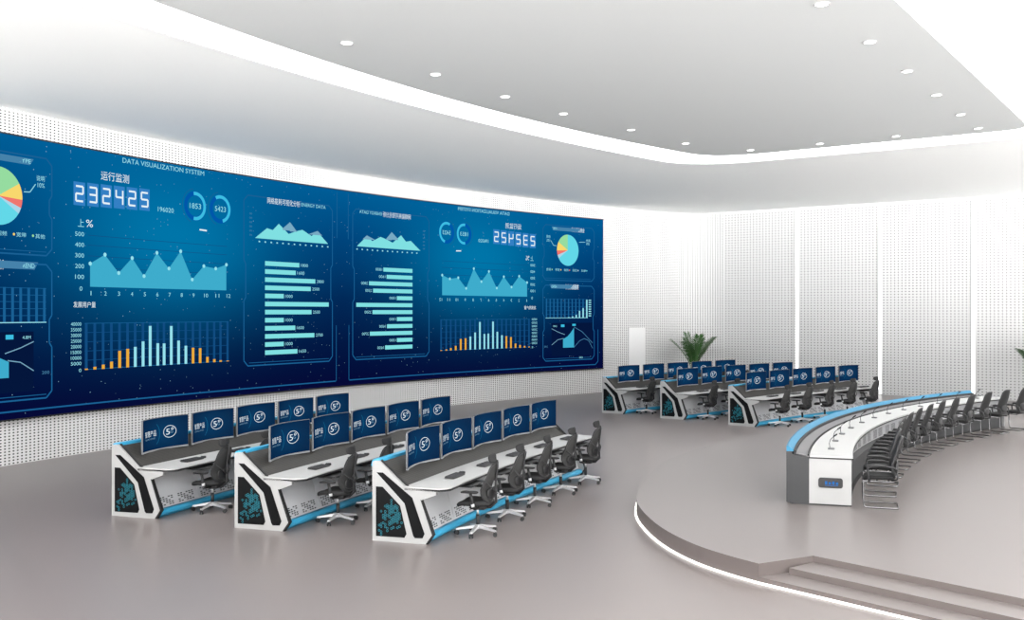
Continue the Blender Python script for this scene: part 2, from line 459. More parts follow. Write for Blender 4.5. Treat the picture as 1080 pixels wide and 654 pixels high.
mb.loft([[SP(s, Z0-0.03, 0.015), SP(s, Z0-0.03, -0.15), SP(s, Z1+0.03, -0.15), SP(s, Z1+0.03, 0.015), SP(s, Z1, 0.015), SP(s, Z1, -0.02), SP(s, Z0, -0.02), SP(s, Z0, 0.015)] for s in [-EH-0.03 + (2*EH+0.06)*i/NS for i in range(NS+1)]], 0, sm=False)
mb.build('bezel', M_TRIM, vw, VLOC)

def G(name, rgb, s=1.0): return emis('gfx_' + name, rgb, s)
GM = [G('ice', (150, 226, 238)), G('white', (232, 245, 250)), G('area', (62, 172, 204)), G('line', (26, 96, 148)),
      G('faint', (18, 76, 128)), G('orange', (236, 172, 60)), G('navy', (4, 22, 60)), G('mint', (128, 224, 226)), G('box', (52, 128, 196)),
      G('ring', (60, 190, 226)), G('ringdim', (0, 88, 170)), G('green', (150, 220, 160)), G('yellow', (248, 216, 110)), G('red', (240, 118, 110)),
      G('pale', (170, 214, 232)), G('cyan', (98, 216, 232)), G('dim', (70, 130, 170)), G('greyblue', (120, 170, 195)), G('deep', (6, 60, 118))]
ICE, WHT, AREA, LINE, FNT, ORG, NAVY, MINT, BOXC, RING, RDIM, GRN, YEL, RED, PALE, CYN, DIM, GBL, DEEP = range(19)

FONT_CACHE = {}
def text_tris(txt):
    if txt in FONT_CACHE: return FONT_CACHE[txt]
    cu = bpy.data.curves.new('txt', 'FONT'); cu.body = txt; cu.size = 1.0; cu.resolution_u = 3
    ob = bpy.data.objects.new('txt', cu); COL.objects.link(ob)
    dg = bpy.context.evaluated_depsgraph_get(); dg.update()
    me = bpy.data.meshes.new_from_object(ob.evaluated_get(dg))
    me.calc_loop_triangles()
    V = [tuple(v.co) for v in me.vertices]; T = [tuple(t.vertices) for t in me.loop_triangles]
    bpy.data.objects.remove(ob); bpy.data.curves.remove(cu); bpy.data.meshes.remove(me)
    if V:
        x0 = min(v[0] for v in V); x1 = max(v[0] for v in V); y0 = min(v[1] for v in V); y1 = max(v[1] for v in V)
    else: x0 = y0 = 0; x1 = y1 = 1
    FONT_CACHE[txt] = (V, T, x0, x1, y0, y1)
    return FONT_CACHE[txt]

class SG:
    """graphics on one half of the video wall, coordinates e (distance from the centre line) and z.
    side -1 is the left half, +1 its mirror image"""
    def __init__(s, side, de=0.0): s.side = side; s.de = de; s.mb = MB()
    def p(s, e, z, l): return SP(s.side * (e + s.de), z, l)
    def rect(s, e0, e1, z0, z1, mi, l=0.006):
        n = max(1, int(abs(e1-e0)/0.6 + 0.99))
        for k in range(n):
            a = e0 + (e1-e0)*k/n; b = e0 + (e1-e0)*(k+1)/n
            s.mb.poly([s.p(a,z0,l), s.p(b,z0,l), s.p(b,z1,l), s.p(a,z1,l)], mi)
    def quad(s, pts, mi, l=0.006): s.mb.poly([s.p(e, z, l) for e, z in pts], mi)
    def line(s, pts, w, mi, l=0.008):
        for (a, b), (c, d) in zip(pts[:-1], pts[1:]):
            L = math.hypot(c-a, d-b)
            if L < 1e-6: continue
            n = max(1, int(L/0.7 + 0.99)); nx, nz = -(d-b)/L*w/2, (c-a)/L*w/2
            for k in range(n):
                e0, z0 = a+(c-a)*k/n, b+(d-b)*k/n; e1, z1 = a+(c-a)*(k+1)/n, b+(d-b)*(k+1)/n
                s.quad([(e0-nx,z0-nz),(e1-nx,z1-nz),(e1+nx,z1+nz),(e0+nx,z0+nz)], mi, l)
    def arc(s, e, z, r, w, a0, a1, mi, l=0.008, n=28):
        for k in range(n):
            t0 = R(a0+(a1-a0)*k/n); t1 = R(a0+(a1-a0)*(k+1)/n)
            q = [(e - (r+d)*math.cos(t), z + (r+d)*math.sin(t)) for t, d in ((t0,-w/2),(t1,-w/2),(t1,w/2),(t0,w/2))]
            s.quad(q, mi, l)
    def wedge(s, e, z, r, a0, a1, mi, l=0.01):
        n = max(2, int(abs(a1-a0)/8))
        for k in range(n):
            t0 = R(a0+(a1-a0)*k/n); t1 = R(a0+(a1-a0)*(k+1)/n)
            s.quad([(e,z),(e-r*math.cos(t0),z+r*math.sin(t0)),(e-r*math.cos(t1),z+r*math.sin(t1))], mi, l)
    def text(s, txt, e0, e1, z0, z1, mi=WHT, l=0.011):
        """fit text so it runs from e0 (start, larger e on the left half) to e1"""
        V, T, x0, x1, y0, y1 = text_tris(txt)
        if not V: return
        fx = lambda x: e0 + (e1-e0)*(x-x0)/max(1e-6, x1-x0); fz = lambda y: z0 + (z1-z0)*(y-y0)/max(1e-6, y1-y0)
        ids = [s.mb.vert(s.p(fx(v[0]), fz(v[1]), l)) for v in V]
        for t in T: s.mb.face([ids[k] for k in t], mi)
    def done(s, name):
        used = sorted(set(s.mb.mi)); rem = {m: i for i, m in enumerate(used)}
        s.mb.mi = [rem[m] for m in s.mb.mi]
        return s.mb.build(name, [GM[m] for m in used], vw, VLOC, recalc=False)

SEG = {'2': 'abged', '3': 'abgcd', '4': 'fgbc', '5': 'afgcd'}
def digit(g, ch, e0, e1, z0, z1, mi, w=0.05):
    zm = (z0+z1)/2
    S = {'a': [(e0,z1),(e1,z1)], 'b': [(e1,z1),(e1,zm)], 'c': [(e1,zm),(e1,z0)], 'd': [(e0,z0),(e1,z0)], 'e': [(e0,z0),(e0,zm)], 'f': [(e0,zm),(e0,z1)], 'g': [(e0,zm),(e1,zm)]}
    for c in SEG[ch]: g.line(S[c], w, mi, 0.012)
def frame(g, e0, e1, z0, z1, mi=LINE, w=0.035):
    """data-panel outline with cut corners and a stepped side"""
    zm = (z0+z1)/2; d = (z1-z0)*0.12
    lo, hi = min(e0,e1), max(e0,e1)
    pts = [(hi-0.15,z1),(lo+0.15,z1),(lo,z1-0.15),(lo,zm+d),(lo+0.07,zm+d-0.1),(lo+0.07,zm-d+0.1),(lo,zm-d),(lo,z0+0.15),(lo+0.15,z0),(hi-0.15,z0),(hi,z0+0.15),(hi,zm-d),(hi-0.07,zm-d+0.1),(hi-0.07,zm+d-0.1),(hi,zm+d),(hi,z1-0.15),(hi-0.15,z1)]
    g.line(pts, w, mi, 0.008)
    g.line([(lo+0.15, z0+0.08),(hi-0.2, z0+0.08)], w*0.5, mi, 0.008)

for side in (-1, 1):
    g = SG(side)
    g.text('DATA VISUALIZATION SYSTEM', 8.26, 5.54, 6.93, 7.05, ICE)
    g.text('运行监测', 8.92, 8.06, 6.44, 6.65)
    g.text('上', 9.6, 9.42, 5.28, 5.46, ICE); g.text('%', 9.36, 9.16, 5.29, 5.46)
    g.text('发展用户量', 9.73, 9.08, 3.41, 3.55)
    g.line([(5.70,5.49),(5.44,5.48)], 0.04, WHT); g.done('heading_text')
    # counter
    g = SG(side)
    for k, ch in enumerate('232425'):
        e0 = 9.72 - k*0.398; g.rect(e0, e0-0.335, 5.77+0.012*k, 6.31+0.012*k, BOXC)
        digit(g, ch, e0-0.065, e0-0.27, 5.87+0.012*k, 6.21+0.012*k, WHT, 0.045)
    g.text('196020', 7.13, 6.6, 5.85, 5.97, ICE); g.done('counter')
    # ring gauges
    for e, txt, a0, a1 in ((5.85, '1853', -100, 130), (4.95, '5423', -75, 150)):
        g = SG(side)
        g.arc(e, 6.1, 0.33, 0.12, 0, 360, RDIM, 0.006); g.arc(e, 6.1, 0.33, 0.09, a0, a1 - 30, RING, 0.010); g.arc(e, 6.1, 0.45, 0.018, 100, 250, LINE)
        g.text(txt, e+0.2, e-0.2, 6.03, 6.17, ICE); g.done('gauge')
    # large area chart
    g = SG(side)
    av = [(9.24,4.44),(8.8,4.67),(8.38,4.25),(7.96,4.63),(7.58,4.2),(7.16,4.8),(6.76,4.42),(6.36,4.88),(5.96,4.16),(5.55,4.53),(5.12,4.48),(4.73,4.6)]
    for z in (4.1, 4.35, 4.62, 4.87, 5.1): g.line([(9.3,z),(4.7,z+0.0)], 0.012, FNT, 0.004)
    for (a, b), (c, d) in zip(av[:-1], av[1:]): g.quad([(a,3.9),(c,3.9),(c,d),(a,b)], AREA, 0.007)
    for e, z in av: g.arc(e, z, 0.025, 0.05, 0, 360, ICE, 0.011, 8)
    for k, v in enumerate(('500','400','300','200','100')): g.text(v, 9.68, 9.42, 5.06-0.247*k, 5.16-0.247*k, ICE)
    g.text('0', 9.55, 9.47, 3.80, 3.90, ICE)
    for k in range(12): g.text(str(k+1), 9.23-0.41*k, 9.23-0.41*k-(0.025 if k == 0 else 0.07 if k < 9 else 0.14), 3.70, 3.80, ICE)
    g.done('area_chart')
    # column chart
    g = SG(side)
    cols = [(9.35,1.99,ORG),(9.1,2.02,ORG),(8.85,2.06,ORG),(8.6,2.12,ORG),(8.35,2.37,ORG),(8.1,2.41,ORG),(7.86,2.45,ICE),(7.61,2.58,ICE),(7.38,2.96,ICE),(7.13,2.52,ICE),(6.92,2.51,ICE),(6.68,2.95,ICE),(6.43,2.57,ICE),(6.18,2.43,ICE),(5.93,2.37,ORG),(5.68,2.35,ORG),(5.42,2.11,ORG),(5.17,2.04,ORG),(4.94,2.0,ORG),(4.68,1.98,ORG)]
    for e, z, c in cols:
        g.rect(e+0.04, e-0.04, 1.97, 3.05, FNT, 0.004); g.rect(e+0.045, e-0.045, 1.96, z, c, 0.009)
    for k in range(6): g.line([(9.4, 1.97+0.215*k),(4.65, 1.97+0.215*k)], 0.014, LINE if k in (0,5) else FNT, 0.006)
    for k, v in enumerate(('40000','35000','30000','25000','20000','15000','10000','5000')): g.text(v, 9.8, 9.5, 2.99-0.13*k, 3.07-0.13*k, ICE)
    g.text('0', 9.57, 9.5, 1.92, 2.0, ICE)
    g.done('column_chart')
    # horizontal bar panel with its small area chart
    g = SG(side)
    frame(g, 4.07, 0.45, 1.80, 6.58)
    g.text('网络能耗可视化分析', 3.16, 1.83, 6.42, 6.60, WHT); g.text('ENERGY DATA', 1.78, 0.75, 6.46, 6.56, ICE)
    for mtn, c in (([(3.64,5.40),(3.17,5.71),(2.94,5.67),(2.7,5.87),(2.3,5.60),(1.99,5.70),(1.73,5.76),(1.35,5.60),(1.09,5.74),(0.65,5.41)], MINT), ([(2.55,5.74),(2.25,5.95),(1.95,5.68)], GBL), ([(1.5,5.64),(1.09,5.77),(0.9,5.64)], GBL)):
        for (a, b), (cc, d) in zip(mtn[:-1], mtn[1:]): g.quad([(a,5.40 if c == MINT else min(5.7, b, d)),(cc,5.40 if c == MINT else min(5.7, b, d)),(cc,d),(a,b)], c, 0.008 if c == MINT else 0.012)
    for k in range(13): g.rect(3.5-0.235*k, 3.44-0.235*k, 5.29, 5.33, ICE)
    for k in range(6): g.text('00', 3.86, 3.76, 5.45+0.12*k, 5.5+0.12*k, DIM)
    for k, (L, tl) in enumerate(((1.39,'1800'),(1.24,'1600'),(2.06,'2800'),(1.87,'2500'),(0.75,'1000'),(2.64,None),(1.90,'2500'),(0.75,'1000'),(1.22,'1600'),(2.02,'2700'),(0.75,'1000'),(1.31,'1650'))):
        z = 4.70 - 0.232*k; g.rect(3.25, 3.25-L, z-0.065, z+0.065, MINT, 0.009)
        if tl: g.text(tl, 3.25-L-0.06, 3.25-L-0.36, z-0.045, z+0.045, ICE)
    g.line([(0.25,7.03),(0.25,5.6)], 0.03, LINE); g.line([(0.28,2.9),(0.28,1.18)], 0.025, LINE)
    g.done('bar_chart')
    # pie panel
    g = SG(side, 0.2 if side < 0 else 0.0)
    frame(g, 13.08, 10.13, 4.56, 6.72)
    g.quad([(12.54,6.66),(10.62,6.66),(10.72,6.52),(12.44,6.52)], DIM, 0.007); g.text('业务类型分析', 12.5, 11.75, 6.51, 6.69); g.text('BUSINESS TYPE', 11.7, 10.7, 6.55, 6.64, ICE)
    for a0, a1, c in ((30, 90, GRN), (-3, 30, YEL), (-20, -3, RED), (-33, -20, PALE), (90, 327, CYN)):
        g.wedge(11.54, 5.77, 0.62, a0, a1, c)
    g.line([(10.88,5.92),(10.72,5.93),(10.57,6.12)], 0.02, ICE); g.text('说明', 10.55, 10.33, 6.2, 6.32, ICE); g.text('10%', 10.52, 10.33, 6.06, 6.16, ICE)
    g.line([(12.2,6.12),(12.55,6.14)], 0.018, ICE); g.text('其他', 12.85, 12.6, 6.15, 6.26, ICE); g.text('20%', 12.8, 12.6, 6.03, 6.12, ICE)
    for k, v in enumerate(('电话', '互联网', '视频', '宽带', '其他')):
        e = 12.64 - 0.5*k; g.arc(e, 4.98, 0.015, 0.03, 0, 360, (CYN, PALE, RED, YEL, GRN)[k], 0.01, 8); g.text(v, e-0.06, e-0.32, 4.93, 5.03, ICE)
    g.done('pie_chart')
    # wave panel
    g = SG(side, 0.2 if side < 0 else 0.0)
    frame(g, 13.08, 10.13, 1.40, 4.36)
    g.quad([(12.18,4.40),(10.5,4.40),(10.6,4.24),(12.08,4.24)], DIM, 0.007); g.text('数据趋势分析', 12.16, 11.4, 4.21, 4.42); g.text('DATA TREND', 11.35, 10.6, 4.27, 4.37, ICE)
    for k in range(12): g.rect(12.64-0.21*k+0.035, 12.64-0.21*k-0.035, 3.08, 3.84, LINE, 0.004)
    for k in range(6): g.line([(12.7,3.08+0.15*k),(10.28,3.08+0.15*k)], 0.012, LINE, 0.005)
    g.line([(12.7,3.08),(10.28,3.08)], 0.02, ICE)
    for e, z in ((12.64,3.81),(12.43,3.47),(12.22,3.36),(12.03,3.2),(11.82,3.14),(11.6,3.11)): g.rect(e+0.04, e-0.04, 3.08, z, ICE, 0.009)
    for k in range(8): g.rect(12.9, 12.75, 3.14+0.09*k, 3.18+0.09*k, ICE)
    g.rect(12.98, 10.62, 1.58, 2.88, NAVY, 0.004)
    w = [(11.9,2.69),(11.7,2.48),(11.52,2.34),(11.27,2.24)]
    for (a, b), (c, d) in zip(w[:-1], w[1:]):
        g.quad([(a,1.9),(c,1.9),(c,d),(a,b)], AREA, 0.008)
    g.line([(12.98,2.05),(12.69,2.28),(12.39,2.51),(11.9,2.72)], 0.022, DIM); g.line([(12.98,1.84),(12.75,2.16),(12.49,2.24),(12.23,2.16),(11.9,1.9)], 0.022, DIM)
    g.line([(11.37,2.42),(10.97,2.53),(10.62,2.66)], 0.022, GBL); g.line([(11.3,2.27),(10.97,2.22),(10.62,2.02)], 0.022, GBL)
    g.rect(11.35, 11.15, 2.72, 2.82, RING, 0.008); g.text('4.8M', 10.92, 10.7, 2.72, 2.79, ICE); g.rect(12.0, 11.8, 2.76, 2.84, RING, 0.008)
    g.text('200', 10.4, 10.2, 1.93, 2.0, DIM); g.text('100', 12.4, 12.2, 1.45, 1.52, ICE)
    g.done('wave_chart')
    # lower picture border
    g = SG(side)
    g.line([(13.3,2.6),(13.3,1.3),(13.15,1.17),(0.3,1.17)], 0.035, LINE); g.done('picture_border')

# ------------------------------------------------------------------ control consoles
ROWLEN = 6.85
def sweep(mb, prof, rb, t0, t1, n, mi=0, uvscale=None, closed=True):
    """profile (u,z) swept along the arc of radius rb, t = metres along the row (0 = left end)"""
    pass

class Row:
    def __init__(s, rb, th0, length=ROWLEN):
        s.rb = rb; s.th0 = th0; s.L = length; s.k = 180/math.pi/(rb-0.5)
    def th(s, t): return s.th0 + t * s.k
    def p(s, t, u, z): return CP(s.rb - u, s.th(t), z)
    def sweep(s, prof, t0, t1, n=24, mi=0, uv=False):
        mb = MB()
        if not uv:
            mb.loft([[s.p(t0+(t1-t0)*i/n, u, z) for u, z in prof] for i in range(n+1)], mi, sm=False)
        else:
            d = [0]
            for a, b in zip(prof, prof[1:] + prof[:1]): d.append(d[-1] + math.hypot(b[0]-a[0], b[1]-a[1]))
            m = len(prof)
            for i in range(n):
                ta = t0+(t1-t0)*i/n; tb = t0+(t1-t0)*(i+1)/n
                for k in range(m):
                    a, b = prof[k], prof[(k+1) % m]
                    mb.poly([s.p(ta,*a), s.p(tb,*a), s.p(tb,*b), s.p(ta,*b)], mi, [(ta,d[k]),(tb,d[k]),(tb,d[k+1]),(ta,d[k+1])])
            mb.poly([s.p(t0,*q) for q in prof], mi); mb.poly([s.p(t1,*q) for q in reversed(prof)], mi)
        return mb

PANEL = [(0.0,0.0),(0.0,1.13),(0.02,1.15),(0.10,1.155),(0.51,0.80),(0.99,0.76),(1.0,0.71),(0.76,0.62),(0.94,0.135),(0.84,0.0)]
INSET_A = [(0.07,0.99),(0.17,0.99),(0.63,0.655),(0.82,0.15),(0.79,0.085),(0.67,0.08),(0.645,0.11),(0.51,0.565)]
INSET_B = [(0.06,0.785),(0.165,0.785),(0.44,0.53),(0.54,0.13),(0.51,0.075),(0.06,0.07)]
def inside(p, poly):
    r = False
    for (x0,y0),(x1,y1) in zip(poly, poly[1:]+poly[:1]):
        if (y0 > p[1]) != (y1 > p[1]) and p[0] < (x1-x0)*(p[1]-y0)/(y1-y0)+x0: r = not r
    return r
HEX = []
rr = random.Random(3)
hr = 0.021
for i in range(-2, 20):
    for j in range(-2, 26):
        u = 0.08 + i*hr*1.5*1.02; z = 0.10 + (j + (i % 2)*0.5)*hr*math.sqrt(3)*1.02
        d = math.hypot((u-0.33)/0.15, (z-0.40)/0.16); d2 = math.hypot((u-0.17)/0.08, (z-0.22)/0.12)
        if not all(inside((u+0.03*math.cos(q), z+0.03*math.sin(q)), INSET_B) for q in (0,1,2,3,4,5)): continue
        if (d < 0.9 and rr.random() < 0.85) or (d < 1.35 and rr.random() < 0.45) or (d2 < 1.1 and rr.random() < 0.45): HEX.append((u, z))

def console(rb, th0, label, mon_t0, pitch, group='curved operator consoles'):
    row = Row(rb, th0); L = row.L
    loc = row.p(L/2, 0.45, 0)
    root = empty('control_console', loc)
    tag(root, label, 'console', group)
    def B(mb, name, m, parent=root): return mb.build(name, m, parent, loc)
    T = 0.06
    for end in (0, 1):
        t_out = 0.0 if end == 0 else L
        sgn = 1 if end == 0 else -1
        pl = lambda a, b, d: row.p(t_out + sgn*d, a, b)
        mb = MB(); mb.prism(PANEL, pl, 0.0, T)
        pn = B(mb, 'end_panel', M_WHITE)
        mb = MB(); mb.prism(INSET_A, pl, -0.004, 0.01); B(mb, 'black_inset', M_BLACK, pn)
        mb = MB(); mb.prism(INSET_B, pl, -0.004, 0.01)
        for u, z in HEX:
            o = [(u+hr*0.86*math.cos(R(60*k)), z+hr*0.86*math.sin(R(60*k))) for k in range(6)]
            q = [(u+hr*0.60*math.cos(R(60*k)), z+hr*0.60*math.sin(R(60*k))) for k in range(6)]
            for k in range(6):
                k2 = (k+1) % 6
                mb.poly([pl(*o[k],-0.0055), pl(*o[k2],-0.0055), pl(*q[k2],-0.0055), pl(*q[k],-0.0055)], 1)
        B(mb, 'decor_panel', [M_BLACK, M_TEAL], pn)
        mb = MB(); mb.prism([(0.755,0.635),(0.775,0.625),(0.965,0.14),(0.865,-0.0),(0.835,0.0),(0.935,0.138)], pl, -0.002, T+0.002); B(mb, 'edge_trim', M_TRIM, pn)
        mb = MB(); mb.prism([(0.11,1.15),(0.12,1.165),(0.545,0.805),(0.53,0.795)], pl, T-0.005, T+0.03); B(mb, 'slope_trim', M_TRIM, pn)
    # desk structure between the panels
    B(row.sweep([(0.0,0.0),(0.03,0.0),(0.03,1.06),(0.0,1.06)], T, L-T), 'back_panel', M_GREYP)
    B(row.sweep([(0.03,1.06),(0.09,1.125),(0.52,0.79),(0.52,0.735),(0.03,0.735)], T, L-T, 30, 0, True), 'equipment_slope', M_SLOPE)
    B(row.sweep([(-0.05,1.07),(-0.03,1.15),(0.0,1.17),(0.085,1.165),(0.085,1.125),(0.0,1.06)], T, L-T), 'accent_rail', M_CYAN)
    # worktop with rounded front corners
    mb = MB(); n = 60; top = []; bot = []
    def uf(t):
        d = min(t, L-t); c = 0.16
        return 1.16 if d >= c else 1.04 + 0.12 * math.sin(math.pi/2*d/c)
    ts = [0, 0.01, 0.03, 0.06, 0.1, 0.16] + [0.16 + (L-0.32)*k/40 for k in range(1, 40)] + [L-x for x in (0.16, 0.1, 0.06, 0.03, 0.01, 0)]
    for z0, z1, grow, m, nm in ((0.785, 0.805, 0.0, M_TOP, 'worktop'), (0.757, 0.785, 0.004, M_TRIM, 'worktop_edge')):
        mb = MB(); mb.loft([[row.p(t,0.505,z0), row.p(t,uf(t)+grow,z0), row.p(t,uf(t)+grow,z1), row.p(t,0.505,z1)] for t in ts], 0, sm=False)
        B(mb, nm, m)
    # kick rail
    B(row.sweep([(0.79,0.118),(0.85,0.118),(0.885,0.085),(0.885,0.05),(0.85,0.035),(0.82,0.0),(0.79,0.0)], T, L-T), 'kick_rail', M_CYAN)
    nP = 6; w = (L-2*T)/nP
    for k in range(nP):
        a = T + w*k + 0.006; b = T + w*(k+1) - 0.006
        fp = B(row.sweep([(0.62,0.757),(0.80,0.127),(0.76,0.127),(0.58,0.757)], a, b, 5), 'front_panel', M_GREYP)
        for q in range(2):
            mb = MB()
            ca = a + (b-a)*(0.07 + 0.48*q); cb = ca + (b-a)*0.38
            for r_ in range(5):
                for c_ in range(6):
                    if (r_ + c_ + q) % 4 == 3: continue
                    x0 = ca + (cb-ca)*c_/6; x1 = x0 + (cb-ca)/6*0.72
                    zz = 0.155 + 0.03*r_; u = 0.80 - (zz-0.127)*0.2857 + 0.003; u2 = u - 0.018*0.2857
                    mb.poly([row.p(x0,u,zz), row.p(x1,u,zz), row.p(x1,u2,zz+0.018), row.p(x0,u2,zz+0.018)])
            B(mb, 'vent_slots', M_VENT, fp)
    # keyboard trays below the front edge
    for k in range(5):
        tc = mon_t0 + 0.60 + pitch*k
        B(row.sweep([(0.80,0.700),(1.24,0.700),(1.26,0.712),(1.24,0.726),(0.80,0.726)], tc-0.22, tc+0.34, 4), 'keyboard_tray', M_TRIM)
    return row

ROWS = []
LAB = {
 'L1': 'curved white operator console at the back of the left group, closest to the video wall',
 'L2': 'curved white operator console in the middle of the left group',
 'L3': 'curved white operator console at the front of the left group, nearest the camera',
 'R1': 'curved white operator console at the back of the distant right group, beside the palm',
 'R2': 'curved white operator console in the middle of the distant right group',
 'R3': 'curved white operator console at the front of the distant right group, behind the blue-edged desk'}
SPEC = [('L1', 48.17, -16.36, 0.28), ('L2', 45.74, -16.57, 0.40), ('L3', 43.35, -16.73, 0.40), ('R1', 48.61, 6.91, 0.40), ('R2', 46.18, 6.64, 0.40), ('R3', 43.62, 6.25, 0.40)]
for key, rb, th0, m0 in SPEC:
    pitch = {'L1': 1.285, 'L2': 1.28, 'L3': 1.265}.get(key, 1.39)
    ROWS.append((key, console(rb, th0, LAB[key], m0, pitch), m0, pitch))

# ------------------------------------------------------------------ monitor
def make_monitor():
    root = empty('monitor', (0,0,0))
    W_, Hh, RC = 1.19, 0.545, 1.7
    zb = 0.03
    def q(x, z, d): # curved surface, edges come towards the operator (-Y); d = depth behind the display face
        a = x/RC; return (math.sin(a)*(RC+d), (math.cos(a)-1)*(RC) + d*math.cos(a), z)
    n = 16
    xs = [-W_/2 + W_*i/n for i in range(n+1)]
    mb = MB(); mb.loft([[q(x,zb,0.0), q(x,zb,0.03), q(x,zb+Hh,0.03), q(x,zb+Hh,0.0)] for x in xs], 0, sm=False)
    mb.build('housing', mat('monitor_housing', (92, 95, 99), 0.5), root)
    mb = MB()
    xi = [-W_/2+0.004 + (W_-0.008)*i/n for i in range(n+1)]
    for a, b in zip(xi[:-1], xi[1:]):
        mb.poly([q(a,zb+0.022,-0.002), q(b,zb+0.022,-0.002), q(b,zb+Hh-0.006,-0.002), q(a,zb+Hh-0.006,-0.002)], 0, [((a/W_)+.5,0),((b/W_)+.5,0),((b/W_)+.5,1),((a/W_)+.5,1)], True)
    # picture : white wording on the left, ringed emblem on the right
    def txt(s, x0, x1, z0, z1, mi):
        V, T, a0, a1, b0, b1 = text_tris(s)
        ids = [mb.vert(q(x0+(x1-x0)*(v[0]-a0)/(a1-a0), z0+(z1-z0)*(v[1]-b0)/(b1-b0), -0.0035)) for v in V]
        for t in T: mb.face([ids[k] for k in t], mi + 1)
    txt('智慧产品', -0.50, -0.14, 0.275, 0.375, 0)
    txt('CONTROL SYSTEM', -0.50, -0.17, 0.225, 0.25, 1)
    cx, cz, rx, rz = 0.20, 0.315, 0.145, 0.100
    N = 36
    for k in range(N):
        a, b = 2*math.pi*k/N, 2*math.pi*(k+1)/N
        mb.poly([q(cx+(rx+d)*math.cos(t), cz+(rz+d*0.8)*math.sin(t), -0.0035) for t, d in ((a,-0.006),(b,-0.006),(b,0.006),(a,0.006))], 1)
    txt('5', 0.115, 0.205, 0.262, 0.362, 0)
    txt('G', 0.215, 0.275, 0.285, 0.335, 1)
    for k in range(14):
        a, b = 2*math.pi*k/14, 2*math.pi*(k+1)/14
        mb.poly([q(0.262+(0.024+d)*math.cos(t), 0.358+(0.017+d*0.8)*math.sin(t), -0.0035) for t, d in ((a,-0.006),(b,-0.006),(b,0.006),(a,0.006))], 1)
    for k in range(12):
        a, b = R(-50+100*k/12), R(-50+100*(k+1)/12)
        mb.poly([q(-0.28+0.235*math.cos(t)+d, 0.30+0.22*math.sin(t), -0.0035) for t, d in ((a,-0.005),(b,-0.005),(b,0.005),(a,0.005))], 3)
    mb.build('display', [monitor_picture(), emis('mon_white', (225,238,245)), emis('mon_grey', (120,160,185)), emis('mon_arc', (20,110,150))], root, recalc=False)
    # chin, stand neck and foot on the console slope
    mb = MB(); mb.loft([[q(x,zb-0.006,-0.006), q(x,zb-0.006,0.026), q(x,zb+0.02,0.026), q(x,zb+0.02,-0.006)] for x in xs], 0, sm=False)
    mb.build('chin', M_SILVER, root)
    mb = MB(); mb.tube([(0,0.10,-0.02),(0,0.11,0.10),(0,0.03,0.28)], [0.03,0.025,0.03], 10); mb.box(-0.06,0.06,0.028,0.045,0.22,0.34)
    mb.build('neck', M_PLAST, root)
    mb = MB(); mb.loft([[(-0.13,0.04,-0.01),(0.13,0.04,-0.01),(0.13,0.17,0.09),(-0.13,0.17,0.09)],[(-0.13,0.035,-0.025),(0.13,0.035,-0.025),(0.13,0.165,0.075),(-0.13,0.165,0.075)]], 0, sm=False)
    mb.build('foot', M_PLAST, root)
    return root
def monitor_picture():
    m = bpy.data.materials.new('monitor_picture'); m.use_nodes = True
    nt = m.node_tree; b = nt.nodes['Principled BSDF']
    b.inputs['Base Color'].default_value = (0.002, 0.004, 0.01, 1); b.inputs['Roughness'].default_value = 0.5
    b.inputs['Specular IOR Level'].default_value = 0.0
    uv = nt.nodes.new('ShaderNodeUVMap'); uv.uv_map = 'UVMap'
    sp = nt.nodes.new('ShaderNodeSeparateXYZ'); nt.links.new(uv.outputs[0], sp.inputs[0])
    gx = mth(nt, 'DIVIDE', mth(nt, 'SUBTRACT', sp.outputs[0], 0.52), 0.42); gz = mth(nt, 'DIVIDE', mth(nt, 'SUBTRACT', sp.outputs[1], 0.5), 0.5)
    g = mth(nt, 'EXPONENT', mth(nt, 'MULTIPLY', mth(nt, 'ADD', mth(nt, 'MULTIPLY', gx, gx), mth(nt, 'MULTIPLY', gz, gz)), -1.0))
    mx = nt.nodes.new('ShaderNodeMix'); mx.data_type = 'RGBA'
    mx.inputs['A'].default_value = lin((3, 33, 66)); mx.inputs['B'].default_value = lin((5, 58, 98))
    nt.links.new(g, mx.inputs['Factor']); nt.links.new(mx.outputs['Result'], b.inputs['Emission Color']); b.inputs['Emission Strength'].default_value = 0.85
    return m

# ------------------------------------------------------------------ keyboard and mouse
def make_keyboard():
    root = empty('keyboard', (0,0,0))
    mb = MB(); mb.pillow(0.46, 0.165, 0.022, 14, lambda x,y,z: (x, y, 0.013 + z + 0.05*(y+0.08))); mb.build('body', M_PLAST, root)
    mb = MB()
    for r_ in range(5):
        y = 0.06 - 0.029*r_; n = 15
        for c in range(n):
            x = -0.208 + 0.0278*c; z = 0.0235 + 0.05*(y+0.08)
            mb.box(x, x+0.0225, y-0.012, y+0.011, z, z+0.007)
    mb.build('keys', mat('key_caps', (52,52,54), 0.55), root)
    return root
def make_mouse():
    root = empty('mouse', (0,0,0))
    mb = MB(); mb.pillow(0.062, 0.105, 0.036, 2.6, lambda x,y,z: (x, y, max(0.0, 0.018+z)*(1.0-4.5*max(0,y)) )); mb.build('shell', M_PLAST, root)
    mb = MB(); mb.cyl((-0.004,0.028,0.028),(0.004,0.028,0.028),0.009,None,12); mb.build('scroll_wheel', M_DGREY, root)
    return root

